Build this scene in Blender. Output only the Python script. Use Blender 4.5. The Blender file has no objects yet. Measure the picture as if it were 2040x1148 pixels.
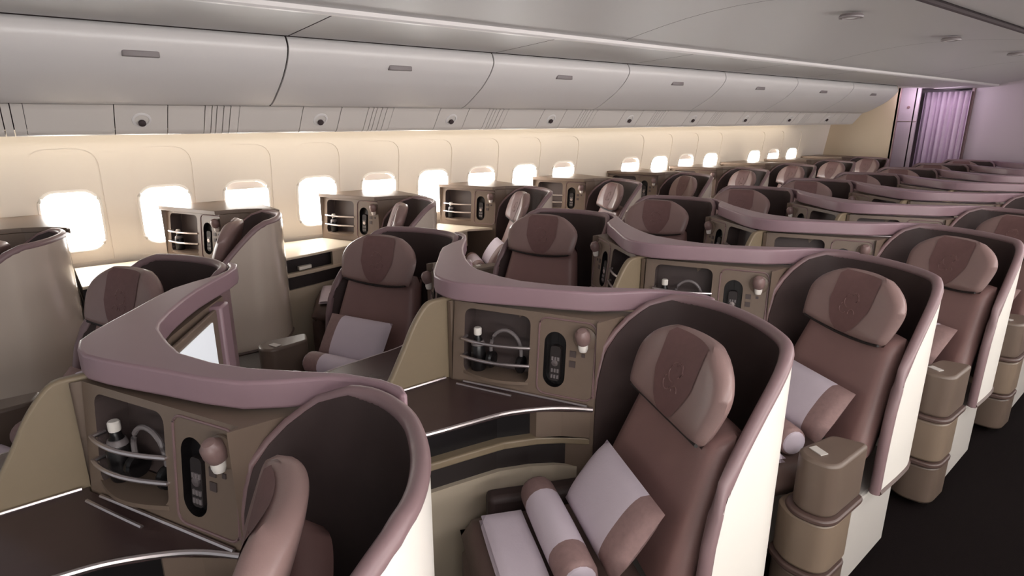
import bpy, bmesh, math, random
from mathutils import Vector
random.seed(7)
C = bpy.context.scene.collection
SC = bpy.context.scene

# ------------------------------------------------------------------ camera, light, exposure
cam_d = bpy.data.cameras.new('camera'); cam = bpy.data.objects.new('camera', cam_d); C.objects.link(cam)
cam_d.sensor_width = 36.0; cam_d.lens = 1200.0 / 2040.0 * 36.0; cam_d.clip_start = 0.02
cam.location = (0, 0, 1.75)
cam.rotation_euler = (math.pi / 2 - math.radians(15.775), 0, math.radians(51.31))
SC.camera = cam
SC.view_settings.view_transform = 'Standard'; SC.view_settings.look = 'None'
SC.view_settings.gamma = 1.0; SC.view_settings.use_curve_mapping = False
SC.view_settings.exposure = 0.0

W_ = bpy.data.worlds.new('world'); SC.world = W_; W_.use_nodes = True
W_.node_tree.nodes['Background'].inputs[0].default_value = (0.93, 0.96, 1.0, 1)
W_.node_tree.nodes['Background'].inputs[1].default_value = 0.45

def area(name, loc, rot, sx, sy, power, col):
    d = bpy.data.lights.new(name, 'AREA'); d.shape = 'RECTANGLE'; d.size = sx; d.size_y = sy
    d.energy = power; d.color = col
    o = bpy.data.objects.new(name, d); o.location = loc; o.rotation_euler = rot; C.objects.link(o)
    return o
PI = math.pi
XC = -1.84                     # centre line of the cabin
XW = -4.72                     # origin line of the window seats
PITCH = 1.11
V0C = 1.17                     # second centre row
V0W = 0.71                     # second window row
# warm cove strip hidden behind the ledge above the left windows
area('cove_light_left', (-4.40, 4.0, 1.665), (0, math.radians(50), 0), 0.04, 10.0, 11, (1.0, 0.84, 0.62))
# unseen fill added at the right to brighten the left bins and ceiling
area('added_fill_right', (0.46, 4.4, 1.98), (0, math.radians(98), 0), 0.16, 10.0, 78, (1.0, 0.97, 0.98))
# purple mood light in the galley entrance
area('mood_light', (-3.28, 10.20, 2.12), (math.radians(52), 0, 0), 0.7, 0.10, 5, (0.95, 0.78, 1.0))

# ------------------------------------------------------------------ materials
def mat(name, col, rough=0.5, metal=0.0, noise=0.0, nscale=30, bump=0.0, bscale=200, spec=0.5, sheen=0.0, emis=None, estr=0, coat=0.0):
    m = bpy.data.materials.new(name); m.use_nodes = True
    nt = m.node_tree; b = nt.nodes['Principled BSDF']
    b.inputs['Base Color'].default_value = (*col, 1); b.inputs['Roughness'].default_value = rough
    b.inputs['Metallic'].default_value = metal; b.inputs['Specular IOR Level'].default_value = spec
    b.inputs['Coat Weight'].default_value = coat
    if sheen: b.inputs['Sheen Weight'].default_value = sheen
    tc = nt.nodes.new('ShaderNodeTexCoord')
    if noise:
        n = nt.nodes.new('ShaderNodeTexNoise'); n.inputs['Scale'].default_value = nscale; n.inputs['Detail'].default_value = 4
        nt.links.new(tc.outputs['Object'], n.inputs['Vector'])
        mx = nt.nodes.new('ShaderNodeMix'); mx.data_type = 'RGBA'
        mx.inputs[6].default_value = (*[c * (1 - noise) for c in col], 1)
        mx.inputs[7].default_value = (*[min(1, c * (1 + noise)) for c in col], 1)
        nt.links.new(n.outputs['Fac'], mx.inputs[0]); nt.links.new(mx.outputs[2], b.inputs['Base Color'])
    if bump:
        n2 = nt.nodes.new('ShaderNodeTexNoise'); n2.inputs['Scale'].default_value = bscale
        nt.links.new(tc.outputs['Object'], n2.inputs['Vector'])
        bp = nt.nodes.new('ShaderNodeBump'); bp.inputs['Strength'].default_value = bump; bp.inputs['Distance'].default_value = 0.002
        nt.links.new(n2.outputs['Fac'], bp.inputs['Height']); nt.links.new(bp.outputs['Normal'], b.inputs['Normal'])
    if emis:
        b.inputs['Emission Color'].default_value = (*emis, 1); b.inputs['Emission Strength'].default_value = estr
    return m
def S(r, g, b):
    f = lambda c: (c / 255 / 12.92) if c <= 10 else (((c / 255) + 0.055) / 1.055) ** 2.4
    return (f(r), f(g), f(b))
M = {}
M['leather'] = mat('seat_leather', S(131, 100, 96), 0.42, noise=0.06, nscale=14, bump=0.12, bscale=260)
M['leather_light'] = mat('headrest_leather', S(134, 109, 105), 0.38, noise=0.05, bump=0.10, bscale=260)
M['cover'] = mat('embroidered_cover', S(108, 78, 76), 0.7, noise=0.14, nscale=45, bump=0.25, bscale=120)
M['emblem'] = mat('emblem_thread', S(122, 91, 88), 0.5)
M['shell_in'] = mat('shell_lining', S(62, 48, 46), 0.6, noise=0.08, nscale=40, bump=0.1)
M['shell_white'] = mat('shell_white', S(226, 220, 212), 0.35)
M['shell_tan'] = mat('shell_tan', S(192, 178, 166), 0.2, coat=0.5)
M['rim'] = mat('mauve_trim', S(146, 119, 126), 0.38, noise=0.03, nscale=20)
M['edge'] = mat('shell_edge_trim', S(128, 104, 106), 0.42)
M['lip'] = mat('dark_lip', S(84, 66, 61), 0.4)
M['trim'] = mat('brown_trim', S(126, 100, 100), 0.4)
M['taupe'] = mat('taupe_panel', S(118, 101, 88), 0.42, noise=0.03, nscale=60)
M['arm'] = mat('arm_taupe', S(100, 85, 75), 0.4)
M['arm_band'] = mat('arm_band_taupe', S(124, 107, 92), 0.4)
M['wing'] = mat('taupe_wing', S(134, 118, 96), 0.5, noise=0.03, nscale=60)
M['niche'] = mat('niche_lining', S(78, 66, 64), 0.5)
M['walnut'] = mat('dark_table_top', S(74, 57, 56), 0.25, noise=0.12, nscale=8)
M['cream_top'] = mat('cream_table_top', S(226, 212, 190), 0.3)
M['cream_body'] = mat('cream_cabinet', S(190, 176, 156), 0.4)
M['chrome'] = mat('brushed_metal', S(200, 190, 190), 0.28, metal=0.9)
M['black'] = mat('black_plastic', S(22, 19, 20), 0.35)
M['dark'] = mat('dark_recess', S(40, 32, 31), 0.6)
M['grey_plastic'] = mat('grey_keys', S(120, 112, 112), 0.4)
M['linen'] = mat('white_linen', S(204, 191, 201), 0.8, noise=0.03, nscale=30, bump=0.2, bscale=150)
M['band'] = mat('brown_damask', S(136, 109, 106), 0.7, noise=0.22, nscale=60, bump=0.2)
M['base'] = mat('seat_base_grey', S(186, 180, 174), 0.4)
M['cushion'] = mat('cushion_brown', S(100, 80, 74), 0.5, noise=0.06, bump=0.1)
M['lamp'] = mat('lamp_white', S(235, 228, 220), 0.3)
M['screen'] = mat('screen_emissive', (0.5, 0.5, 0.52), 0.2, emis=(0.86, 0.88, 0.92), estr=0.62)  # even pale emission whitens the screen face
M['wall'] = mat('sidewall_cream', S(226, 217, 206), 0.5, noise=0.01)
M['ceil'] = mat('ceiling_grey', S(196, 192, 190), 0.45, noise=0.01)
M['bin'] = mat('bin_white', S(220, 214, 212), 0.35)
M['psu'] = mat('service_panel_white', S(216, 208, 202), 0.4)
M['gap'] = mat('dark_gap', S(60, 48, 50), 0.8)
M['carpet'] = mat('dark_carpet', S(15, 8, 8), 0.95, noise=0.25, nscale=60, bump=0.5, bscale=300, spec=0.1)
M['pane'] = mat('daylit_pane', (0.9, 0.9, 0.9), 0.3, emis=(1.0, 0.985, 0.96), estr=20.0)
M['bezel'] = mat('window_bezel', S(238, 234, 228), 0.4)
M['shade'] = mat('window_shade', S(214, 206, 200), 0.5)
M['partition'] = mat('partition_beige', S(206, 188, 162), 0.5)
M['galley'] = mat('galley_grey', S(176, 162, 168), 0.45)
M['curtain'] = mat('curtain_mauve', S(190, 170, 186), 0.8, noise=0.06, nscale=20)
M['paper'] = mat('magazine_paper', S(230, 224, 214), 0.6)
M['spot'] = mat('spot_lens', S(240, 238, 235), 0.2)
M['latch'] = mat('latch_grey', S(126, 116, 116), 0.4)

# ------------------------------------------------------------------ mesh helpers
class MB:
    """collects shapes, links them as one mesh object; s mirrors u"""
    def __init__(self, s=1): self.bm = bmesh.new(); self.s = s
    def v(self, p): return self.bm.verts.new((self.s * p[0], p[1], p[2]))
    def f(self, vs, mi=0):
        try:
            f = self.bm.faces.new(vs); f.material_index = mi; return f
        except ValueError: return None
    def prism(self, poly, z0, z1, mi=0, top_mi=None):
        b = [self.v((x, y, z0)) for x, y in poly]; t = [self.v((x, y, z1)) for x, y in poly]; n = len(poly)
        self.f(b[::-1], mi); self.f(t, mi if top_mi is None else top_mi)
        for i in range(n): self.f([b[i], b[(i + 1) % n], t[(i + 1) % n], t[i]], mi)
    def box(self, x0, x1, y0, y1, z0, z1, mi=0): self.prism([(x0, y0), (x1, y0), (x1, y1), (x0, y1)], z0, z1, mi)
    def tube(self, pts, r, n=8, mi=0, r2=None):
        P = [Vector(p) for p in pts]; rings = []
        for i, p in enumerate(P):
            d = (P[min(i + 1, len(P) - 1)] - P[max(i - 1, 0)])
            d = d.normalized() if d.length > 1e-9 else Vector((0, 0, 1))
            upv = Vector((0, 0, 1)) if abs(d.z) < 0.9 else Vector((1, 0, 0))
            a = d.cross(upv).normalized(); b = a.cross(d).normalized()
            rr = r if not isinstance(r, (list, tuple)) else r[i]
            rb = rr if r2 is None else r2
            rings.append([self.v(p + a * (rr * math.cos(2 * PI * k / n)) + b * (rb * math.sin(2 * PI * k / n))) for k in range(n)])
        for i in range(len(rings) - 1):
            for k in range(n): self.f([rings[i][k], rings[i][(k + 1) % n], rings[i + 1][(k + 1) % n], rings[i + 1][k]], mi)
        self.f(rings[0][::-1], mi); self.f(rings[-1], mi)
    def lathe(self, c, axis, prof, n=14, mi=0):
        A = Vector(axis).normalized(); upv = Vector((0, 0, 1)) if abs(A.z) < 0.9 else Vector((1, 0, 0))
        X = A.cross(upv).normalized(); Y = A.cross(X); c = Vector(c); rings = []
        for r, h in prof:
            rings.append([self.v(c + A * h + X * (max(r, 1e-4) * math.cos(2 * PI * k / n)) + Y * (max(r, 1e-4) * math.sin(2 * PI * k / n))) for k in range(n)])
        for i in range(len(rings) - 1):
            for k in range(n): self.f([rings[i][k], rings[i][(k + 1) % n], rings[i + 1][(k + 1) % n], rings[i + 1][k]], mi)
        self.f(rings[0][::-1], mi); self.f(rings[-1], mi)
    def puff(self, mid, nrm, th, ns=18, nt=14, mi=0, mif=None):
        """a stuffed pad: mid(s,t) middle surface, nrm its thickness direction, th(s,t) half thickness"""
        N = Vector(nrm); F, B = [], []
        for i in range(nt + 1):
            fr, br = [], []
            for j in range(ns + 1):
                s = -1 + 2 * j / ns; t = i / nt; m = Vector(mid(s, t)); h = th(s, t)
                fv = self.v(m + N * h); fr.append(fv)
                br.append(fv if i in (0, nt) or j in (0, ns) else self.v(m - N * h))
            F.append(fr); B.append(br)
        for i in range(nt):
            for j in range(ns):
                k = mi if mif is None else mif((j + .5) / ns * 2 - 1, (i + .5) / nt)
                self.f([F[i][j], F[i][j + 1], F[i + 1][j + 1], F[i + 1][j]], k)
                self.f([B[i][j], B[i + 1][j], B[i + 1][j + 1], B[i][j + 1]], k)
    def holed(self, outer, holes, m3, mi=0):
        """plate with recesses: outer loop, holes = [(loop, depth, wall_mi, back_mi or None)], m3(p,q,depth)->xyz"""
        vo = [self.v(m3(p, q, 0)) for p, q in outer]; E = []
        for i in range(len(vo)): E.append(self.bm.edges.new((vo[i], vo[(i + 1) % len(vo)])))
        for loop, dep, wmi, bmi in holes:
            vh = [self.v(m3(p, q, 0)) for p, q in loop]; vb = [self.v(m3(p, q, dep)) for p, q in loop]; n = len(vh)
            for i in range(n):
                E.append(self.bm.edges.new((vh[i], vh[(i + 1) % n])))
            for i in range(n): self.f([vh[i], vh[(i + 1) % n], vb[(i + 1) % n], vb[i]], wmi)
            if bmi is not None: self.f(vb, bmi)
        g = bmesh.ops.triangle_fill(self.bm, edges=E, use_beauty=True, use_dissolve=False)
        for x in g['geom']:
            if isinstance(x, bmesh.types.BMFace): x.material_index = mi
    def build(self, name, mats, parent=None, smooth=True, bevel=0.0, segs=2, angle=35, recalc=True):
        if recalc: bmesh.ops.recalc_face_normals(self.bm, faces=self.bm.faces)
        me = bpy.data.meshes.new(name); self.bm.to_mesh(me); self.bm.free()
        for m in (mats if isinstance(mats, (list, tuple)) else [mats]): me.materials.append(m)
        if smooth:
            me.polygons.foreach_set('use_smooth', [True] * len(me.polygons))
            try: me.set_sharp_from_angle(angle=math.radians(angle))
            except Exception: pass
        o = bpy.data.objects.new(name, me); C.objects.link(o)
        if bevel:
            md = o.modifiers.new('bevel', 'BEVEL'); md.width = bevel; md.segments = segs; md.limit_method = 'ANGLE'; md.angle_limit = math.radians(40)
            md.harden_normals = False
        if parent: o.parent = parent
        return o
def thing(name, label, cat, loc=(0, 0, 0), group=None):
    o = bpy.data.objects.new(name, None); o.empty_display_size = 0.1; C.objects.link(o); o.location = loc
    o['label'] = label; o['category'] = cat
    if group: o['group'] = group
    return o
def tag(o, label, cat, group=None):
    o['label'] = label; o['category'] = cat
    if group: o['group'] = group
    return o
def struct(o): o['kind'] = 'structure'; return o
def dup(root, loc, label):
    r = root.copy(); C.objects.link(r); r.location = loc; r['label'] = label
    for ch in list(root.children):
        c = ch.copy(); C.objects.link(c); c.parent = r
        for g in list(ch.children):
            d = g.copy(); C.objects.link(d); d.parent = c
    return r
def rrect(p0, p1, q0, q1, r, n=5):
    out = []
    for cx, cy, a0 in ((p1 - r, q0 + r, -PI / 2), (p1 - r, q1 - r, 0), (p0 + r, q1 - r, PI / 2), (p0 + r, q0 + r, PI)):
        for k in range(n + 1):
            a = a0 + PI / 2 * k / n; out.append((cx + r * math.cos(a), cy + r * math.sin(a)))
    return out
def smooth_path(P, n=6):
    P = [Vector(p) for p in P]; out = []
    for i in range(len(P) - 1):
        p0 = P[max(i - 1, 0)]; p1 = P[i]; p2 = P[i + 1]; p3 = P[min(i + 2, len(P) - 1)]
        for k in range(n):
            t = k / n
            out.append(0.5 * ((2 * p1) + (p2 - p0) * t + (2 * p0 - 5 * p1 + 4 * p2 - p3) * t * t + (3 * p1 - p0 - 3 * p2 + p3) * t ** 3))
    out.append(P[-1]); return out
def rpoly(P, r=.028, n=4):
    out = []
    for i, p in enumerate(P):
        a = Vector((*P[i - 1], 0)); q = Vector((*p, 0)); c = Vector((*P[(i + 1) % len(P)], 0))
        d0 = min(r, (a - q).length * .45); d1 = min(r, (c - q).length * .45)
        u = q + (a - q).normalized() * d0; v = q + (c - q).normalized() * d1
        for k in range(n + 1):
            t = k / n; w = u * (1 - t) ** 2 + q * 2 * t * (1 - t) + v * t * t; out.append((w.x, w.y))
    return out
def interp(tab, x):
    if x <= tab[0][0]: return tab[0][1]
    for (x0, y0), (x1, y1) in zip(tab, tab[1:]):
        if x <= x1: return y0 + (y1 - y0) * (x - x0) / (x1 - x0)
    return tab[-1][1]

# ------------------------------------------------------------------ cabin: floor, walls, ceiling
Y0, Y1 = -2.6, 11.4
XR = 2 * XC + 4.73             # right side wall
b = MB(); b.box(-4.95, XR + 0.2, Y0, Y1, -0.05, 0.0); struct(b.build('floor', M['carpet'], smooth=False))
b = MB(); b.tube([(-1.135, Y0, 2.258), (-1.135, Y1, 2.258)], 0.016, 8); struct(b.build('trim_10', M['gap']))

WIN0, WP = 0.200, 0.5322
def wall_x(z): return -4.750 + (z - 0.8) * 0.13
def arch_loop(yc):
    out = []
    for k in range(5): out.append((yc - 0.185 + 0.37 * k / 4, 0.84))
    for k in range(13):
        a = PI * k / 12; out.append((yc + 0.185 * math.copysign(abs(math.cos(a)) ** 0.55, math.cos(a)), 1.44 + 0.13 * math.sin(a) ** 0.8))
    return out
def side_wall(side, name, idxs, skip):
    fx = (lambda x: x) if side == 'left' else (lambda x: 2 * XC - x)
    b = MB()
    for n in idxs:
        yc = WIN0 + WP * n
        m3 = lambda p, q, d: (fx(wall_x(q) - d), p, q)
        out = [(yc - WP / 2, 0.30), (yc + WP / 2, 0.30), (yc + WP / 2, 1.74), (yc - WP / 2, 1.74)]
        if n in skip: b.holed(out, [], m3); continue
        al = arch_loop(yc); wl = rrect(yc - 0.15, yc + 0.15, 0.925, 1.30, 0.085)
        b.holed(out, [(al, 0.007, 0, None)], m3)
        m4 = lambda p, q, d: (fx(wall_x(q) - d - 0.007), p, q)
        b.holed(al, [(wl, 0.05, 0, None)], m4)
    ya, yb = WIN0 + WP * (idxs[0] - .5), WIN0 + WP * (idxs[-1] + .5)
    if ya > Y0:
        v = [b.v((fx(wall_x(z)), y, z)) for y, z in ((Y0, .3), (ya, .3), (ya, 1.74), (Y0, 1.74))]; b.f(v)
    if yb < Y1:
        v = [b.v((fx(wall_x(z)), y, z)) for y, z in ((yb, .3), (Y1, .3), (Y1, 1.74), (yb, 1.74))]; b.f(v)
    v = [b.v((fx(wall_x(.3)), y, z)) for y, z in ((Y0, 0), (Y1, 0), (Y1, .3), (Y0, .3))]; b.f(v)
    struct(b.build(name, M['wall'], angle=30))
LEFT_W = list(range(-1, 19)); LSKIP = (9, 14, 18)
side_wall('left', 'wall_left', LEFT_W, LSKIP)
side_wall('right', 'wall_right', list(range(-4, 19)), (9, 14, 18))
wn = 0
def window(yc, shade, side):
    global wn
    wn += 1
    fx = (lambda x: x) if side == 'left' else (lambda x: 2 * XC - x)
    # pane set back in the reveal, with a rounded bezel ring
    b = MB(); lo = rrect(yc - 0.149, yc + 0.149, 0.926, 1.299, 0.085)
    b.f([b.v((fx(wall_x(q) - 0.060), p, q)) for p, q in lo])
    pane = struct(b.build('window_%d' % wn, M['pane'], smooth=False))
    b = MB(); pts = [(fx(wall_x(q) - 0.006), p, q) for p, q in rrect(yc - 0.158, yc + 0.158, 0.917, 1.308, 0.09)]
    b.tube(pts + [pts[0]], 0.010, 6); b.build('bezel', M['bezel'], pane)
    if shade:
        b = MB(); z0 = 1.245
        pts = [p for p in rrect(yc - 0.147, yc + 0.147, 0.928, 1.297, 0.083) if p[1] > z0]
        loop = [(yc + 0.147, z0)] + pts + [(yc - 0.147, z0)]
        va = [b.v((fx(wall_x(q) - 0.030), p, q)) for p, q in loop]; vb = [b.v((fx(wall_x(q) - 0.040), p, q)) for p, q in loop]
        b.f(va); b.f(vb[::-1])
        for i in range(len(loop)): b.f([va[i], va[(i + 1) % len(loop)], vb[(i + 1) % len(loop)], vb[i]])
        b.build('window_shade', M['shade'], pane, smooth=False)
for n in LEFT_W:
    if n not in LSKIP: window(WIN0 + WP * n, n % 2 == 0 and n > 0, 'left')
for n in range(-4, 18, 1):
    if n not in (9, 14): window(WIN0 + WP * n, False, 'right')

# ceiling: outer panels, light ledge, slightly domed centre panel with a dark gap on its right
def sweep(b, prof, ya, yb, mi=0):
    A = [b.v((x, ya, z)) for x, z in prof]; B = [b.v((x, yb, z)) for x, z in prof]
    for i in range(len(prof) - 1): b.f([A[i], B[i], B[i + 1], A[i + 1]], mi)
b = MB()
outer = [(-3.262, 2.150), (-3.10, 2.158), (-2.90, 2.168), (-2.715, 2.178)]
ledge = [(-2.715, 2.178), (-2.700, 2.180), (-2.690, 2.188), (-2.690, 2.206)]
centre = [(-2.690, 2.206)] + [(-2.69 + 1.54 * k / 10, 2.206 + 0.075 * math.sin(PI * k / 10) + 0.055 * k / 10) for k in range(1, 11)]
right = [(-1.105, 2.262), (-0.85, 2.235), (-0.58, 2.15)]
seg = 1.315; y = -1.464 - 1.315
while y < Y1:
    sweep(b, outer, max(y + .004, Y0), min(y + seg - .004, Y1)); y += seg
sweep(b, ledge, Y0, Y1, 1)
y = 0.45 - 2.62
while y < Y1:
    sweep(b, centre, max(y + .003, Y0), min(y + 2.6 - .003, Y1)); y += 2.6
sweep(b, right, Y0, Y1)
sweep(b, [(-0.58, 2.15), (0.30, 2.12), (0.75, 1.98), (0.98, 1.73)], Y0, Y1)
struct(b.build('ceiling', [M['ceil'], M['bin']], angle=30))
b = MB(); sweep(b, [(-3.50, 2.30), (-2.0, 2.36), (-0.5, 2.36), (0.3, 2.30)], Y0, Y1)
sweep(b, [(-3.50, 2.30), (-4.6, 2.1), (-4.75, 1.72)], Y0, Y1)
struct(b.build('trim_1', M['gap'], smooth=False))

# overhead bins on the left
DOOR = smooth_path([(-3.300, 2.142, 0), (-3.284, 2.092, 0), (-3.315, 2.035, 0), (-3.365, 1.985, 0), (-3.44, 1.928, 0), (-3.60, 1.838, 0), (-3.668, 1.815, 0)], 4)
DOOR = [(p[0], p[1]) for p in DOOR]
order = ['first', 'second', 'third', 'fourth', 'fifth', 'sixth', 'seventh', 'eighth', 'ninth', 'tenth', 'eleventh', 'twelfth']
BIN0 = -1.464; BP = 1.315
def make_bin(y0):
    t = thing('overhead_bin', '', 'overhead bin', (-3.6, y0 + BP / 2, 1.815), 'overhead bins on the window side')
    h = BP / 2
    b = MB()
    fr = [(x + 3.6, z - 1.815) for x, z in DOOR]; bk = fr
    A = [b.v((x, -h + .005, z)) for x, z in fr]; B = [b.v((x, h - .005, z)) for x, z in fr]
    A2 = [b.v((x - .012, -h + .005, z + .009)) for x, z in fr]; B2 = [b.v((x - .012, h - .005, z + .009)) for x, z in fr]
    for i in range(len(fr) - 1):
        b.f([A[i], B[i], B[i + 1], A[i + 1]]); b.f([A2[i], A2[i + 1], B2[i + 1], B2[i]])
        b.f([A[i], A[i + 1], A2[i + 1], A2[i]]); b.f([B[i], B2[i], B2[i + 1], B[i + 1]])
    b.f([A[0], A2[0], B2[0], B[0]]); b.f([A[-1], B[-1], B2[-1], A2[-1]])
    b.build('door', M['bin'], t, angle=50)
    b = MB()   # dark box body behind the door
    bp = [(x - .022, z + .018) for x, z in fr] + [(-0.85, 0.02), (-0.80, 0.30)]
    A = [b.v((x, -h + .001, z)) for x, z in bp]; B = [b.v((x, h - .001, z)) for x, z in bp]; n = len(bp)
    for i in range(n): b.f([A[i], A[(i + 1) % n], B[(i + 1) % n], B[i]])
    b.f(A); b.f(B[::-1]); b.build('body', M['gap'], t, smooth=False)
    b = MB()   # latch: recessed cup with a flap
    xx, zz = 0.258, 0.212
    b.prism([(xx - .004, -.075), (xx + .030, -.075), (xx + .034, -.066), (xx + .034, .066), (xx + .030, .075), (xx - .004, .075)], zz - .012, zz + .016)
    b.build('latch', M['latch'], t, bevel=0.004)
    return t
bin0 = make_bin(BIN0)
for i in range(8):
    lab = 'white curved overhead bin with grey latch, %s bin from the left' % order[i]
    if i == 0: bin0['label'] = lab
    else: dup(bin0, (-3.6, BIN0 + BP * (i + .5), 1.815), lab)

# service rail under the bins: panels split by seams, each run with one reading light cup
RAIL = [(-3.672, 1.812), (-3.686, 1.802), (-3.700, 1.786), (-3.772, 1.692), (-3.790, 1.672), (-3.812, 1.664), (-4.30, 1.680)]
SP = 0.955
def make_rail(y0):
    t = thing('service_panel', '', 'service panel', (-3.75, y0, 1.66), 'service panels under the bins')
    cuts = [-.4785, -.34, -.315, -.29, -.245, -.20, -.12, .12, .30, .4785]
    cuts = [-.4785, -.12, .12, .30, .335, .36, .395, .43, .4785]
    for a, c in zip(cuts, cuts[1:]):
        b = MB(); fr = [(x + 3.75, z - 1.66) for x, z in RAIL]
        A = [b.v((x, a + .0022, z)) for x, z in fr]; B = [b.v((x, c - .0022, z)) for x, z in fr]
        A2 = [b.v((x - .012, a + .0022, z + .004)) for x, z in fr]; B2 = [b.v((x - .012, c - .0022, z + .004)) for x, z in fr]
        for i in range(len(fr) - 1):
            b.f([A[i], B[i], B[i + 1], A[i + 1]]); b.f([A[i], A[i + 1], A2[i + 1], A2[i]]); b.f([B[i], B2[i], B2[i + 1], B[i + 1]])
            b.f([A2[i], A2[i + 1], B2[i + 1], B2[i]])
        b.build('panel', M['psu'], t, angle=40)
    nx = Vector((0.10, 0, -0.072)).normalized(); ctr = Vector((0.012, 0, 0.082)) - nx * 0.006
    ax = Vector((0.80, 0, -0.60))
    b = MB(); b.lathe(ctr, ax, [(0.046, -.01), (0.048, .004), (0.044, .012), (0.034, .014), (0.030, .004), (0.0, .002)], 20)
    cup = b.build('reading_light', M['bin'], t)
    b = MB(); b.lathe(ctr + ax * .004 + Vector((0, 0, -.016)), ax, [(0.017, 0), (0.018, .012), (0.012, .016), (0, .016)], 12)
    b.build('lens', M['gap'], cup)
    return t
rail0 = make_rail(0.529)
for i in range(10):
    y = 0.529 + SP * (i - 1)
    lab = 'cream service panel with reading light cup below the bins, %s from left' % order[i]
    if i == 0: rail0.location.y = y; rail0['label'] = lab
    else: dup(rail0, (-3.75, y, 1.66), lab)
b = MB(); sweep(b, [(-3.69, 1.806), (-3.80, 1.70), (-4.2, 1.69), (-4.75, 1.73)], Y0, 9.05); struct(b.build('trim_2', M['gap'], smooth=False))
b = MB(); sweep(b, RAIL, 8.650, 9.055); b.f([b.v((x, 9.055, z)) for x, z in RAIL]); struct(b.build('trim_7', M['psu'], angle=40))
b = MB(); b.f([b.v((x, 9.060, z)) for x, z in [(-4.72, 1.74)] + [(-4.30, 1.69)] + RAIL[::-1][1:] + DOOR[::-1] + [(-3.4, 2.30), (-4.6, 2.12)]]); struct(b.build('trim_8', M['partition'], smooth=False))
b = MB(); sweep(b, [(-3.28, 2.160), (-4.70, 2.20)], 9.06, 10.36); struct(b.build('trim_9', M['ceil'], smooth=False))

# ceiling spotlights
def spot(y, lab):
    t = thing('ceiling_spotlight', lab, 'spotlight', (-1.62, y, 2.262), 'spotlights in the centre ceiling panel')
    b = MB(); b.lathe((0, 0, .03), (0, 0, -1), [(0.055, 0), (0.062, .012), (0.060, .020), (0.045, .022), (0.040, .012)], 20); b.build('housing', M['latch'], t)
    b = MB(); b.lathe((0, 0, .03), (0, 0, -1), [(0.04, .008), (0.038, .016), (0.02, .021), (0, .022)], 16); b.build('lens', M['spot'], t)
for i, (y, w) in enumerate(((3.66, 'nearest'), (5.25, 'second nearest'), (6.88, 'farthest visible'))):
    spot(y, 'small round recessed ceiling spotlight, %s of the row on the centre panel' % w)

# rear bulkheads
b = MB()
prof = [(-4.80, 0.0), (-3.69, 0.0), (-3.69, 2.135), (-3.30, 2.15), (-3.30, 2.3), (-4.80, 2.3)]
b.holed([(-4.85, 0.0), (-3.70, 0.0), (-3.70, 2.20), (-4.85, 2.20)], [], lambda p, q, d: (p, 10.30, q))
struct(b.build('wall_rear', M['partition'], smooth=False))
b = MB(); b.box(-2.95, XR + .1, 10.95, 11.0, 0, 2.40); b.box(-5, XR + .1, 11.38, 11.42, 0, 2.4); b.box(-5, -4.6, 11.0, 11.2, 0, 2.4)
struct(b.build('wall_galley', M['galley'], smooth=False))
for i, (x0, x1, yy) in enumerate(((-3.735, -3.70, 10.30), (-3.565, -3.54, 10.50), (-2.985, -2.95, 10.90))):
    b = MB(); b.box(x0, x1, yy, yy + .06, 0, 2.2); struct(b.build('trim_%d' % (3 + i), M['trim'], bevel=.004))
b = MB(); b.box(-3.80, -3.50, 10.50, 10.53, 0, 2.2); b.box(-3.80, -3.50, 10.492, 10.50, 1.70, 1.706, 1)
b.lathe((-3.63, 10.50, 1.9), (0, -1, 0), [(0.022, 0), (0.02, .008), (0, .01)], 12, 1)
struct(b.build('door_1', [M['galley'], M['trim']]))
b = MB(); zs = [0.1 + 2.02 * k / 8 for k in range(9)]
cols = 40; rows = []
for z in zs:
    rows.append([b.v((-3.56 + 0.60 * j / cols, 10.84 + 0.030 * math.sin(j * 1.35) + 0.012 * math.sin(j * .5 + z), z)) for j in range(cols + 1)])
for i in range(8):
    for j in range(cols): b.f([rows[i][j], rows[i][j + 1], rows[i + 1][j + 1], rows[i + 1][j]])
o = b.build('galley_curtain', M['curtain'], angle=80)
md = o.modifiers.new('solid', 'SOLIDIFY'); md.thickness = 0.006
tag(o, 'pleated purple-lit curtain closing the galley entrance at the rear', 'curtain')

# ------------------------------------------------------------------ seats
TH = math.radians(25)
RV = Vector((math.cos(TH), -math.sin(TH), 0)); DV = Vector((-math.sin(TH), -math.cos(TH), 0)); QC = Vector((0.92, 0.175, 0))
def ST(a, b_, z): return QC + RV * a + DV * b_ + Vector((0, 0, z))

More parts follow.
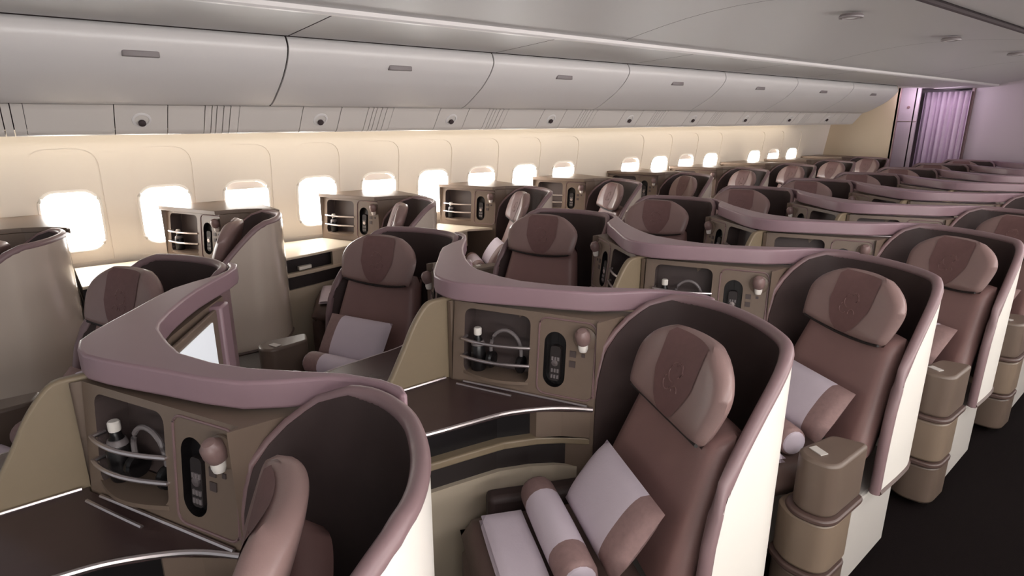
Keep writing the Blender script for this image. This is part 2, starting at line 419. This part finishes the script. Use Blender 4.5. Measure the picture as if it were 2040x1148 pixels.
TUB = smooth_path([(.55, .23, 0), (.58, .33, 0), (.635, .425, 0), (.72, .485, 0), (.84, .490, 0), (.96, .448, 0), (1.055, .388, 0), (1.115, .325, 0), (1.145, .255, 0), (1.152, .15, 0), (1.152, 0, 0), (1.152, -.12, 0)], 6)
VF = [(.42, -.03), (.55, -.03), (.65, -.025), (.72, -.02), (.80, -.005), (.87, .02), (.93, .055), (1.02, .135), (1.08, .20), (1.12, .245), (1.145, .28), (1.162, .325)]
SIN = [(.42, .0), (.80, .0), (.92, .012), (1.0, .04), (1.06, .085), (1.10, .13), (1.14, .19), (1.162, .26)]      # arc length trimmed off the inner end
def shell_levels(kind):
    path = TUB
    L = [0]
    for p, q in zip(path, path[1:]): L.append(L[-1] + (q - p).length)
    def at(s):
        s = max(0, min(L[-1], s))
        for i in range(len(path) - 1):
            if s <= L[i + 1]:
                t = (s - L[i]) / (L[i + 1] - L[i]); p = path[i].lerp(path[i + 1], t); d = (path[i + 1] - path[i]).normalized(); return p, d
        return path[-1], d
    def s_of(fn):
        for i in range(len(path)):
            if fn(path[i]): return L[i]
        return L[-1]
    zs = [.42, .48, .56, .65, .74, .82, .89, .95, 1.0, 1.05, 1.09, 1.12, 1.140, 1.154, 1.162]
    ends = []
    for z in zs:
        vf = interp(VF, z)
        # outer end: where the path on the aisle side drops to v = vf
        half = next(i for i in range(len(path)) if path[i][0] > 1.0)
        so = L[-1]
        for i in range(half, len(path)):
            if path[i][1] <= vf:
                f = (path[i - 1][1] - vf) / max(1e-6, path[i - 1][1] - path[i][1]); so = L[i - 1] + f * (L[i] - L[i - 1]); break
        si = interp(SIN, z)
        ends.append((si, so))
    return zs, ends, at
def make_shell(t, kind, s):
    zs, ends, at = shell_levels(kind); n = 34; th = 0.032
    b = MB(s); I, O = [], []
    for z, (si, so) in zip(zs, ends):
        ri, ro = [], []
        for j in range(n + 1):
            p, d = at(si + (so - si) * j / n); nn = Vector((-d.y, d.x, 0))
            ri.append(b.v((p.x, p.y, z))); ro.append(b.v((p.x + nn.x * th, p.y + nn.y * th, z)))
        I.append(ri); O.append(ro)
    for i in range(len(zs) - 1):
        for j in range(n):
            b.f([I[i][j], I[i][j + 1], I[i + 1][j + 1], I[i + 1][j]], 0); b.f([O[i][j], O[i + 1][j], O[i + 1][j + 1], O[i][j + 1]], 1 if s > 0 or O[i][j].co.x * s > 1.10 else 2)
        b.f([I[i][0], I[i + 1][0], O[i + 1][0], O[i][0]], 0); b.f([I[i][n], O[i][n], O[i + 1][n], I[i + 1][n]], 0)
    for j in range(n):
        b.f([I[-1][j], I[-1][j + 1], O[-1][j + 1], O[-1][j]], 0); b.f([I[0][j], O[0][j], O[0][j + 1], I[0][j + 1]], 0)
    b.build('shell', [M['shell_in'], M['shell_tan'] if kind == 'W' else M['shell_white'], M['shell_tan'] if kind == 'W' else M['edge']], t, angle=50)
    # padded trim along the inner, top and outer edge
    def mid(s_, z):
        p, d = at(s_); nn = Vector((-d.y, d.x, 0)); return Vector((p.x + nn.x * th / 2, p.y + nn.y * th / 2, z))
    si, so = ends[-1]
    pts = [mid(si_, z) for z, (si_, so_) in list(zip(zs, ends))[9:-1]] + [mid(si + (so - si) * j / 24, 1.162) for j in range(24)]
    for z, (a_, so) in reversed(list(zip(zs, ends))): pts.append(mid(so, z))
    b = MB(s); b.tube(pts, [min(.0185, .008 + .0016 * i) for i in range(len(pts))], 10)
    b.build('shell_trim', M['edge'], t, angle=60)
    b = MB(s); b.tube([mid(si_, z) for z, (si_, so_) in list(zip(zs, ends))[5:]], 0.012, 8); b.build('inner_seam', M['trim'], t, angle=60)
    # dark strip closing the foot of the shell on the aisle side
    b = MB(s); pts = [mid(ends[0][0] + (ends[0][1] - ends[0][0]) * f, .425) for f in [.45 + .55 * k / 12 for k in range(13)]]
    b.tube(pts, 0.024, 8, r2=0.014); b.build('skirt_strip', M['lip'], t)

A37 = math.radians(38.5)
def make_panel(t, kind, s):
    P0 = Vector((.040, -.020, 0)); P1 = Vector((.545, .228, 0))
    z0, z1 = (.835, 1.150) if kind == 'W' else (.795, 1.095)
    e = (P1 - P0).normalized(); Lp = (P1 - P0).length; nin = Vector((-e.y, e.x, 0))
    m3 = lambda p, q, d: P0 + e * p + nin * (d + max(0, q - z0) * .10) + Vector((0, 0, q))
    zz = lambda f: z0 + (z1 - z0) * f
    k = Lp / .603
    b = MB(s)
    niche = rrect(.05 * k, .335 * k, zz(.11), zz(.93), .03); remote = rrect(.395 * k, .482 * k, zz(.13), zz(.80), .042, 7)
    b.holed([(0, z0), (Lp, z0), (Lp, z1), (0, z1)], [(niche, .085, 1, 1), (remote, .028, 2, 2)], m3, 0)
    # carcass behind the face
    if kind == 'W': poly = [(.040, -.020), (.545, .228), (.546, .35), (.60, .455), (.69, .53), (.035, .53), (.035, -.020)]
    else: poly = [(.040, -.020), (.545, .228), (.546, .35), (.592, .45), (.57, .455)] + ([(.42, .352), (.20, .214), (.10, .170)] if s < 0 else [(.42, .318), (.20, .180), (.10, .162)]) + [(.02, .156), (.02, -.020)]
    lo = [b.v((x, y, .04)) for x, y in poly]; hi = [b.v((x, y, z1)) for x, y in poly]; n = len(poly)
    for i in range(1, n): b.f([lo[i], lo[(i + 1) % n], hi[(i + 1) % n], hi[i]], 0)
    tp = [b.v(m3(0, z1, 0)), b.v(m3(Lp, z1, 0)), hi[1]] + hi[2:]; b.f(tp, 0)
    b.f([b.v(m3(Lp, z0, 0)), b.v(m3(Lp, z1, 0)), b.v((poly[1][0], poly[1][1], z1))], 0)
    v = [b.v(m3(p, q, 0)) for p, q in ((0, .04), (Lp, .04), (Lp, z0), (0, z0))]; b.f(v, 0)
    cab = b.build('side_cabinet', [M['taupe'], M['niche'], M['black']], t, smooth=False, recalc=False)
    # raised frame round the control field
    b = MB(s); fr = [m3(p, q, -.001) for p, q in rrect(.372 * k, Lp - .008, zz(.04), zz(.955), .03)]; b.tube(fr + [fr[0]], .0035, 6)
    b.build('control_frame', M['trim'], cab)
    # two curved rails across the niche
    for f in (.33, .55):
        b = MB(s); pts = [m3(.05 * k + .285 * k * j / 12, zz(f), -.030 * math.sin(PI * min(1, .15 + j / 12 * .85)) - .002) for j in range(13)]
        pts = [m3(.05 * k, zz(f), .02)] + pts + [m3(.335 * k, zz(f), .012)]
        b.tube(pts, .0065, 8); b.build('niche_rail', M['chrome'], cab)
    b = MB(s)  # curved basket floor of the niche
    fl = [m3(.05 * k + .285 * k * j / 12, zz(.09), -.032 * math.sin(PI * j / 12)) for j in range(13)] + [m3(.335 * k, zz(.09), .08), m3(.05 * k, zz(.09), .08)]
    lo = [b.v(p) for p in fl]; hi = [b.v(p + Vector((0, 0, .012))) for p in fl]
    b.f(lo[::-1]); b.f(hi)
    for i in range(len(fl)): b.f([lo[i], lo[(i + 1) % len(fl)], hi[(i + 1) % len(fl)], hi[i]])
    b.build('niche_floor', M['taupe'], cab)
    # handset in its pill-shaped recess
    b = MB(s); rp = rrect(.418 * k, .459 * k, zz(.20), zz(.62), .012)
    f0 = [b.v(m3(p, q, .026)) for p, q in rp]; f1 = [b.v(m3(p, q, .006)) for p, q in rp]
    b.f(f1[::-1], 0)
    for i in range(len(rp)): b.f([f0[i], f0[(i + 1) % len(rp)], f1[(i + 1) % len(rp)], f1[i]], 0)
    for r_ in range(4):
        for c_ in range(3):
            if r_ == 2: continue
            p = (.425 + .0115 * c_) * k; q = zz(.235) + r_ * .028 * (z1 - z0) / .39
            lo = [b.v(m3(x, yv, .006)) for x, yv in ((p, q), (p + .007, q), (p + .007, q + .013), (p, q + .013))]; hi = [b.v(m3(x, yv, .003)) for x, yv in ((p, q), (p + .007, q), (p + .007, q + .013), (p, q + .013))]
            b.f(hi, 1)
            for i in range(4): b.f([lo[i], lo[(i + 1) % 4], hi[(i + 1) % 4], hi[i]], 1)
    b.lathe(m3(.4385 * k, zz(.42), .006), -nin, [(0.013, 0), (0.012, .004), (0, .005)], 12, 2)
    b.build('remote_control', [M['dark'], M['grey_plastic'], M['chrome']], cab, smooth=False)
    # reading lamp: round socket, tilted shade and bulb head
    b = MB(s); c = m3(.552 * k, zz(.77), 0)
    b.lathe(c, -nin, [(.042, -.002), (.042, .004), (.033, .008), (.0, .008)], 18); lamp = b.build('reading_lamp', M['taupe'], t)
    b = MB(s); ax = (-nin * .35 + Vector((0, 0, .9))).normalized()
    b.lathe(c - nin * .016 + Vector((0, 0, -.008)), ax, [(.0, -.002), (.022, 0), (.027, .018), (.025, .040), (.015, .052), (0, .055)], 16); b.build('lamp_shade', M['leather_light'], lamp)
    b = MB(s); b.lathe(c - nin * .018 + Vector((0, 0, -.028)), Vector((0, 0, 1)), [(0, -.012), (.013, -.012), (.017, 0), (.017, .019), (.014, .024), (0, .024)], 14); b.build('lamp_head', M['lamp'], lamp)
    # sockets under the lamp
    for dp, dq in ((.51, .57), (.51, .45), (.55, .57)):
        b = MB(s); w = .011 if dp == .51 else .006
        cc = [m3(dp * k + x, zz(dq) + y_, .0) for x, y_ in ((-w, -w), (w, -w), (w, w), (-w, w))]
        lo = [b.v(p) for p in cc]; hi = [b.v(p - nin * .003) for p in cc]; b.f(hi)
        for i in range(4): b.f([lo[i], lo[(i + 1) % 4], hi[(i + 1) % 4], hi[i]])
        b.build('socket', M['niche'], cab, smooth=False)
    return m3, zz, k

def headrest_fn():
    def w(t): return (.212 + .022 * math.sin(min(1, t / .55) * PI / 2)) * (1 - max(0, (t - .40) / .60) ** 2.6 * .60)
    def mid(s_, t):
        z = .950 + .222 * t - .026 * (1 - s_ * s_) * (1 - t) ** 2
        # wings fold forward at the sides, top leans back
        return (w(t) * s_, .022 - .085 * t + .030 * abs(s_) ** 2.2, z)
    def th(s_, t): return .040 * (1 - abs(s_) ** 5) ** .5 * (1 - abs(2 * t - 1) ** 7) ** .5
    return w, mid, th
def make_seat(kind, s):
    t = thing('business_seat', '', 'seat')
    make_shell(t, kind, s)
    make_panel(t, kind, s)
    fwd = DV
    # backrest
    def mid(a, tt):
        z = .52 + .455 * tt; hw = .280 - .066 * tt ** 1.2
        p = ST(hw * a, -.055 + (.95 - z) * .36 + .02 * abs(a) ** 3, z); return p
    b = MB(s); b.puff(mid, fwd, lambda a, tt: .060 * (1 - abs(a) ** 10) ** .5 * (1 - abs(2 * tt - 1) ** 22) ** .5, 20, 16); b.build('backrest', M['leather'], t, angle=70)
    # headrest with a darker embroidered cover
    w, hm, hth = headrest_fn()
    b = MB(s); b.puff(lambda a, tt: ST(*hm(a, tt)), fwd, hth, 24, 16); hr = b.build('headrest', M['leather_light'], t, angle=70)
    b = MB(s); n = 14; rows = []
    for i in range(n + 1):
        tt = .075 + .905 * i / n; wc = .098 * min(1, (max(0, (tt - .055)) / .42) ** .42) ; wc = min(wc, w(tt) * .8)
        r_ = []
        for j in range(13):
            a = (wc * (-1 + 2 * j / 12)) / w(tt); p = hm(a, tt); r_.append(b.v(ST(p[0], p[1] + hth(a, tt) + .003, p[2])))
        rows.append(r_)
    for i in range(n):
        for j in range(12): b.f([rows[i][j], rows[i][j + 1], rows[i + 1][j + 1], rows[i + 1][j]])
    b.build('headrest_cover', M['cover'], hr, angle=70)
    b = MB(s)  # faint curled emblem on the cover
    for (ca, ct, ra, rt, a0, a1) in ((0, .52, .040, .16, .3, 4.6), (.012, .60, .022, .10, -1.2, 3.0), (-.016, .40, .026, .10, 2.2, 6.0), (.02, .36, .018, .07, 0, 3.6)):
        pts = []
        for k in range(11):
            an = a0 + (a1 - a0) * k / 10; rr = 1 - .45 * k / 10; aa = ca + ra * rr * math.cos(an); tt = ct + rt * rr * math.sin(an)
            a = aa / w(tt); p = hm(a, tt); pts.append(ST(p[0], p[1] + hth(a, tt) + .0035, p[2]))
        b.tube(pts, .0016, 5)
    b.build('emblem', M['emblem'], hr)
    # piping line between headrest and backrest
    b = MB(s); pts = [ST(.192 * q, .030 + .026 * abs(q) ** 2.2,   .950 - .026 * (1 - q * q)) for q in [-1 + 2 * k / 12 for k in range(13)]]; b.tube(pts, .0055, 6); b.build('piping', M['dark'], t)
    # seat cushion and leg rest
    b = MB(s); b.puff(lambda a, tt: ST(.255 * a, .12 + .48 * tt, .465), (0, 0, 1), lambda a, tt: .065 * (1 - abs(a) ** 12) ** .5 * (1 - abs(2 * tt - 1) ** 14) ** .5, 18, 14); b.build('seat_cushion', M['cushion'], t, angle=60)
    b = MB(s); b.puff(lambda a, tt: ST(.250 * a, .560, .14 + .30 * tt), fwd, lambda a, tt: .045 * (1 - abs(a) ** 12) ** .5 * (1 - abs(2 * tt - 1) ** 12) ** .5, 14, 10); b.build('leg_rest', M['cushion'], t, angle=60)
    # base
    b = MB(s)
    b.prism([(.62, .36), (.74, .455), (.95, .42), (1.06, .35), (1.135, .26), (1.15, -.20), (.98, -.24), (.70, -.05)], .05, .405); b.build('base', M['base'], t, smooth=False, bevel=.012)
    b = MB(s)
    b.prism([(.66, .34), (1.08, .28), (1.09, -.18), (.95, -.20), (.72, -.02)], .0, .052); b.build('foot_plate', M['dark'], t, smooth=False)
    # armrest console on the aisle side: box with two lower bands
    b = MB(s); arm = [(1.02, -.375), (1.07, -.415), (1.14, -.405), (1.165, -.37), (1.165, -.150), (1.05, -.185)]
    b.prism(rpoly(arm), .465, .665); ar = b.build('armrest', M['arm'], t, bevel=.012, segs=3)
    b = MB(s); grow = [(1.0, -.385), (1.06, -.435), (1.15, -.425), (1.18, -.38), (1.18, -.15), (1.03, -.17)]
    b.prism(rpoly(grow, .035), .445, .466); b.build('armrest_lip', M['lip'], ar, bevel=.006)
    b = MB(s); low = [(.97, -.37), (1.05, -.425), (1.14, -.415), (1.172, -.375), (1.172, -.21), (1.0, -.20)]
    b.prism(rpoly(low, .035), .245, .444); b.build('armrest_band', M['arm_band'], ar, bevel=.012)
    b = MB(s); b.prism(rpoly([(.96, -.38), (1.05, -.435), (1.15, -.425), (1.18, -.38), (1.18, -.23), (.98, -.21)], .035), .222, .244); b.build('armrest_lip', M['lip'], ar, bevel=.005)
    b = MB(s); b.prism(rpoly([(.97, -.37), (1.05, -.425), (1.14, -.415), (1.172, -.375), (1.172, -.21), (1.0, -.20)], .035), .03, .221); b.build('armrest_foot', M['arm'], ar, bevel=.012)
    b = MB(s); b.prism([(1.045, -.345), (1.095, -.365), (1.105, -.335), (1.055, -.315)], .6655, .6685); b.build('control_label', M['base'], ar, smooth=False)
    # inboard arm pad, dark
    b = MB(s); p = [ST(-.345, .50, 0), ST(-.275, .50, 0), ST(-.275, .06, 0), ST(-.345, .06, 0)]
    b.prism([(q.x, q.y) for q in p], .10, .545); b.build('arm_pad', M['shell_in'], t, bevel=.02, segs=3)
    # console table beside the seat
    if kind == 'W':
        zt = .820; top = [(.035, -.555), (.598, -.555), (.54, -.30), (.45, .0), (.515, .19), (.525, .210), (.042, -.024), (.035, -.024)]
        edge = [(.598, -.555), (.57, -.43), (.54, -.30), (.49, -.13), (.45, .0)]; tm, bmn = M['cream_top'], M['cream_body']
    else:
        zt = .790; top = [(.016, -.66), (.20, -.66), (.28, -.52), (.33, -.34), (.357, -.16), (.378, -.03), (.425, .08), (.475, .155), (.545, .222), (.042, -.024), (.016, -.024)]
        edge = [(.20, -.66), (.28, -.52), (.33, -.34), (.357, -.16), (.378, -.03), (.425, .08), (.475, .155), (.545, .222)]; tm, bmn = M['walnut'], M['taupe']
    b = MB(s); b.prism(top, zt - .018, zt); tbl = b.build('console_table', tm, t, smooth=False)
    b = MB(s); pts = smooth_path([(x + .002, y, zt - .006) for x, y in edge], 5); b.tube(pts, .0075, 8); b.build('edge_strip', M['chrome'] if kind != 'W' else M['cream_top'], tbl)
    if kind != 'W':
        b = MB(s); b.tube([(.024, -.60, zt + .004), (.024, -.04, zt + .004)], .005, 6); b.build('edge_strip', M['chrome'], tbl)
        b = MB(s); b.tube(smooth_path([(.09, -.004, zt + .003), (.22, .060, zt + .003), (.38, .138, zt + .003), (.53, .211, zt + .003)], 4), .0055, 6); b.build('edge_strip', M['chrome'], tbl)
        b = MB(s); b.tube(smooth_path([(.09, -.035, zt + .002), (.18, .005, zt + .002), (.30, .060, zt + .002)], 4), .005, 6); b.build('edge_strip', M['chrome'], tbl)
    def inset(d, pts): return [(x - d, y) for x, y in pts]
    wall_u = .04 if kind == 'W' else .03
    def band(z0, z1, d, nm, m, lo=0, hi=99, par=tbl, bev=0):
        e_ = inset(d, edge)[lo:hi]
        poly = [(wall_u, e_[0][1])] + e_ + [(wall_u, min(e_[-1][1], -.03))]
        bb = MB(s); bb.prism(poly, z0, z1); bb.build(nm, m, par, smooth=False, bevel=bev)
    band(zt - .12, zt - .019, .045, 'literature_pocket', M['black'])
    ne = len(edge)
    band(zt - .12, zt - .020, .010, 'pocket_front', bmn, ne - 3 if kind != 'W' else ne - 2, 99)
    band(zt - .148, zt - .12, .004, 'pocket_lip', M['wing'] if kind != 'W' else M['cream_body'], bev=.006)
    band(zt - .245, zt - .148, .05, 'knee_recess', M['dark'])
    band(.05, zt - .245, .03, 'console_body', M['cream_body'])
    b = MB(s)   # magazine lying in the pocket
    e0 = edge[1]; e1 = edge[2]
    pts = [(e0[0] - .010, e0[1], 0), (e1[0] - .012, e1[1], 0)]
    b.prism([(e0[0] - .012, e0[1] + .02), (e1[0] - .014, e1[1] - .01), (e1[0] - .07, e1[1] - .01), (e0[0] - .07, e0[1] + .02)], zt - .108, zt - .085); b.build('leaflet', M['paper'], tbl, smooth=False)
    if kind != 'W':
        # screen on the rear face of the cabinet
        P0 = Vector((.115, .186, 0)); P1 = Vector((.555, .452, 0))
        if s > 0: P0.y -= .03; P1.y -= .03
        e = (P1 - P0).normalized(); nb = Vector((-e.y, e.x, 0))
        b = MB(s)
        def slab(p0, p1, q0, q1, d0, d1, mi):
            c_ = [(p0, q0), (p1, q0), (p1, q1), (p0, q1)]
            lo = [b.v(P0 + e * p + nb * d0 + Vector((0, 0, q))) for p, q in c_]; hi = [b.v(P0 + e * p + nb * d1 + Vector((0, 0, q))) for p, q in c_]
            b.f(hi, mi); b.f(lo[::-1], mi)
            for i in range(4): b.f([lo[i], lo[(i + 1) % 4], hi[(i + 1) % 4], hi[i]], mi)
        slab(-.045, .40, .73, 1.082, -.002, .012, 0); sf = b.build('screen_frame', M['taupe'], t, smooth=False, bevel=.004)
        b = MB(s); slab(-.03, .34, .76, 1.052, .012, .016, 0); b.build('screen', M['screen'], sf, smooth=False)
        b = MB(s); slab(.40, .485, .30, 1.09, -.03, .030, 0); b.build('end_post', M['rim'], t, bevel=.01)
    else:
        b = MB(s); b.prism([(.035, -.032), (.05, -.032), (.54, .205), (.545, .34), (.60, .455), (.70, .532), (.74, .541), (.74, .548), (.035, .548)], 1.151, 1.178); b.build('cabinet_top', M['taupe'], t, smooth=False, bevel=.006)
    return t
protos = {'R': make_seat('C', 1), 'L': make_seat('C', -1), 'W': make_seat('W', 1)}
rowname = ['nearest', 'second', 'third', 'fourth', 'fifth', 'sixth', 'seventh', 'eighth', 'ninth', 'farthest']
def row_txt(k): return '%s row' % rowname[k]
used = set()
def place(kind, k):
    if kind == 'W': loc = (XW, V0W + PITCH * (k - 1), 0); lab = 'brown window seat in tan shell beside the side wall, %s' % row_txt(k)
    elif kind == 'R': loc = (XC, V0C + PITCH * (k - 1), 0); lab = 'mauve brown seat in white sided shell, right seat of centre pair, %s' % row_txt(k)
    else: loc = (XC, V0C + PITCH * (k - 1), 0); lab = 'mauve brown seat in dark lined shell, left seat of centre pair, %s' % row_txt(k)
    g = {'W': 'window seats on the left', 'R': 'right hand centre seats', 'L': 'left hand centre seats'}[kind]
    if kind == 'R' and k == 0: loc = (loc[0], loc[1] - .040, 0)
    if kind not in used:
        used.add(kind); r = protos[kind]; r.location = loc; r['label'] = lab
    else: r = dup(protos[kind], loc, lab)
    r['group'] = g
    return r
for k in range(10):
    for kind in 'RLW': place(kind, k)

# ------------------------------------------------------------------ mauve ledge over each centre pair with its taupe divider wing
def make_ledge(du=0, dv=0):
    t = thing('privacy_ledge', '', 'ledge', (0, 0, 0), 'privacy ledges of the centre pairs')
    fr = [(.0, -.028), (.065, -.020), (.13, .015), (.20, .065), (.30, .140), (.40, .212), (.485, .280), (.535, .355), (.585, .450), (.64, .498), (.70, .524), (.77, .531)]
    bk = [(.775, .548), (.73, .560), (.67, .540), (.59, .488), (.50, .415), (.41, .345), (.32, .288), (.20, .222), (.10, .178), (.04, .165)]
    half = fr + bk
    bkr = [(.775, .546), (.73, .558), (.665, .540), (.580, .488), (.50, .408), (.41, .320), (.32, .250), (.20, .186), (.10, .166), (.04, .165)]
    rhalf = fr + bkr
    ease = lambda x: max(0, min(1, (x - .10) / .34))
    poly = [(x + du * ease(x), y + dv * ease(x)) for x, y in rhalf] + [(-x, y) for x, y in reversed(half) if x > 0.001]
    b = MB(); b.prism(poly, 1.108, 1.178); b.build('ledge_top', M['rim'], t, bevel=.013, segs=3)
    b = MB(); prof = smooth_path([(.02, 1.106, 0), (-.045, 1.106, 0), (-.095, 1.10, 0), (-.132, 1.066, 0), (-.168, 1.015, 0), (-.199, .955, 0), (-.235, .89, 0), (-.267, .835, 0), (-.31, .786, 0)], 3)
    out = [(p[0], p[1]) for p in prof] + [(-.62, .755), (-.62, .35), (.16, .35), (.16, 1.106)]
    A = [b.v((-.014, y, z)) for y, z in out]; B = [b.v((.014, y, z)) for y, z in out]; n = len(out)
    b.f(A); b.f(B[::-1])
    for i in range(n): b.f([A[i], A[(i + 1) % n], B[(i + 1) % n], B[i]])
    b.build('divider_wing', M['wing'], t, bevel=.008, segs=3)
    return t
led0 = make_ledge(0, -.040); led = make_ledge()
for k in range(10):
    loc = (XC, V0C + PITCH * (k - 1), 0); lab = 'mauve V shaped ledge over the centre pair divider, %s' % row_txt(k)
    if k == 0: led0.location = loc; led0['label'] = lab
    elif k == 1: led.location = loc; led['label'] = lab
    else: dup(led, loc, lab)

# ------------------------------------------------------------------ pillows, bolsters, blankets, bottles, headphones
def make_pillow(s):
    t = thing('pillow', '', 'pillow')
    tilt = Vector((0, 0, 0)); c0 = ST(.025, .255, .578); c1 = ST(.025, .122, .765); up_ = (c1 - c0); nn = up_.cross(RV); nn = nn.normalized()
    if nn.dot(DV) < 0: nn = -nn
    f = lambda a0, a1: (lambda a, tt: c0 + up_ * tt + RV * (a0 + (a1 - a0) * (a + 1) / 2) + nn * .022)
    g = lambda e0, e1: (lambda a, tt: .010 + 0 if False else .045 * ((1 - abs(2 * tt - 1) ** 3) ** .5) * (1 - (abs(a) ** 6 if (a < 0 and e0) or (a > 0 and e1) else 0)) ** .5)
    b = MB(s)
    full = f(-.195, .19)
    b.puff(full, nn, lambda a, tt: .037 * ((1 - abs(2 * tt - 1) ** 2.6) ** .5) * (1 - abs(a) ** 5) ** .5, 22, 14, mif=lambda a, tt: 1 if a > .50 else 0)
    b.build('pillow_case', [M['linen'], M['band']], t, angle=75)
    return t
def make_bolster(s):
    t = thing('bolster', '', 'bolster pillow')
    a0 = ST(-.225, .352, .592); ax = RV; Lb = .405
    b = MB(s); b.lathe(a0, ax, [(0.0, -.012), (.035, -.008), (.052, .0), (.056, .012), (.057, .075)], 18, 1); b.lathe(a0, ax, [(.057, .075), (.058, .20), (.057, .315)], 18, 0); b.lathe(a0, ax, [(.057, .315), (.056, Lb - .012), (.052, Lb), (.046, Lb + .004)], 18, 1)
    b.build('bolster_cover', [M['linen'], M['band']], t, angle=60)
    b = MB(s); b.lathe(a0, ax, [(.046, Lb + .003), (.044, Lb + .010), (.030, Lb + .020), (0, Lb + .024)], 16); b.build('end_cap', M['linen'], t)
    return t
def make_blanket(s):
    t = thing('blanket', '', 'blanket')
    for i, z in enumerate((.547, .566)):
        b = MB(s); b.puff(lambda a, tt: ST(.025 + .205 * a, .415 + (.135 - .006 * i) * tt, z + .004 * math.sin(a * 3 + i)), (0, 0, 1), lambda a, tt: .010 * (1 - abs(a) ** 14) ** .5 * (1 - abs(2 * tt - 1) ** 10) ** .5, 14, 8); b.build('blanket_fold', M['linen'], t, angle=60)
    return t
def make_bottle(s, kind):
    P0, P1, zb = (Vector((.04, -.02, 0)), Vector((.55, .23, 0)), .835 if kind == 'C' else .877)
    e = (P1 - P0).normalized(); nin = Vector((-e.y, e.x, 0)); k = (P1 - P0).length / .603
    c = P0 + e * .10 * k + nin * .035 + Vector((0, 0, zb))
    t = thing('water_bottle', '', 'bottle')
    h = 1.0 if kind == 'C' else .8
    b = MB(s); b.lathe(c, (0, 0, 1), [(.026, 0), (.029, .006), (.029, .085 * h), (.024, .105 * h), (.014, .125 * h), (.012, .142 * h)], 16); b.build('bottle_body', M['black'], t)
    b = MB(s); b.lathe(c + Vector((0, 0, .138 * h)), (0, 0, 1), [(.014, 0), (.015, .004), (.015, .024), (.012, .028), (0, .028)], 14); b.build('cap', M['lamp'], t)
    b = MB(s); b.lathe(c + Vector((0, 0, .098 * h)), (0, 0, 1), [(.0255, 0), (.0268, .002), (.0225, .016), (.02, .018)], 14); b.build('neck_label', M['grey_plastic'], t)
    return t
def make_phones(s):
    P0, P1 = Vector((.04, -.02, 0)), Vector((.55, .23, 0)); e = (P1 - P0).normalized(); nin = Vector((-e.y, e.x, 0))
    c = P0 + e * .205 + nin * .046 + Vector((0, 0, .927))
    t = thing('headphones', '', 'headphones')
    b = MB(s); pts = [c + e * (.062 * math.cos(a)) + Vector((0, 0, .075 * math.sin(a))) for a in [PI * k / 14 for k in range(15)]]
    pts = [pts[0] - Vector((0, 0, .03))] + pts + [pts[-1] - Vector((0, 0, .03))]
    b.tube(pts, .007, 8); b.build('headband', M['grey_plastic'], t)
    for sg in (-1, 1):
        b = MB(s); b.lathe(c + e * (.062 * sg) + Vector((0, 0, -.048)) - e * sg * .012, e * sg, [(.0, -.002), (.030, 0), (.034, .008), (.032, .020), (.02, .026), (0, .027)], 16); b.build('ear_cup', M['black'], t)
    return t
OC, OW = (XC, V0C), (XW, V0W)
def scatter(maker, args, name_rows, origin, labfn, group):
    proto = None
    for k in name_rows:
        loc = (origin[0], origin[1] + PITCH * (k - 1) - (.040 if k == 0 and args[0] == 1 and origin == OC else 0), 0)
        if proto is None: proto = maker(*args); proto.location = loc; proto['label'] = labfn(k)
        else: r = dup(proto, loc, labfn(k))
        proto['group'] = group
PIL = {'R': ((1,), OC, range(0, 5), 'right centre seat'), 'L': ((-1,), OC, range(0, 6), 'left centre seat'), 'W': ((1,), OW, range(0, 8), 'window seat')}
for kk, (a, og, rows, nm) in PIL.items():
    scatter(make_pillow, a, rows, og, lambda k: 'white pillow with brown band leaning on the %s, %s' % (nm, row_txt(k)), 'pillows on the seats')
    scatter(make_bolster, a, rows, og, lambda k: 'small white bolster with brown ends on the %s, %s' % (nm, row_txt(k)), 'bolsters on the seats')
    scatter(make_blanket, a, rows, og, lambda k: 'folded pale blanket on the front of the %s, %s' % (nm, row_txt(k)), 'blankets on the seats')
scatter(make_bottle, (1, 'C'), range(0, 5), OC, lambda k: 'dark bottle with white cap in niche by right centre seat, %s' % row_txt(k), 'bottles in the niches')
scatter(make_bottle, (-1, 'C'), range(0, 5), OC, lambda k: 'dark bottle with white cap in niche by left centre seat, %s' % row_txt(k), 'bottles in the niches')
scatter(make_bottle, (1, 'W'), range(1, 6), OW, lambda k: 'dark bottle with white cap in niche by window seat, %s' % row_txt(k), 'bottles in the niches')
scatter(make_phones, (1,), range(0, 4), OC, lambda k: 'dark grey headphones in niche by right centre seat, %s' % row_txt(k), 'headphones in the niches')
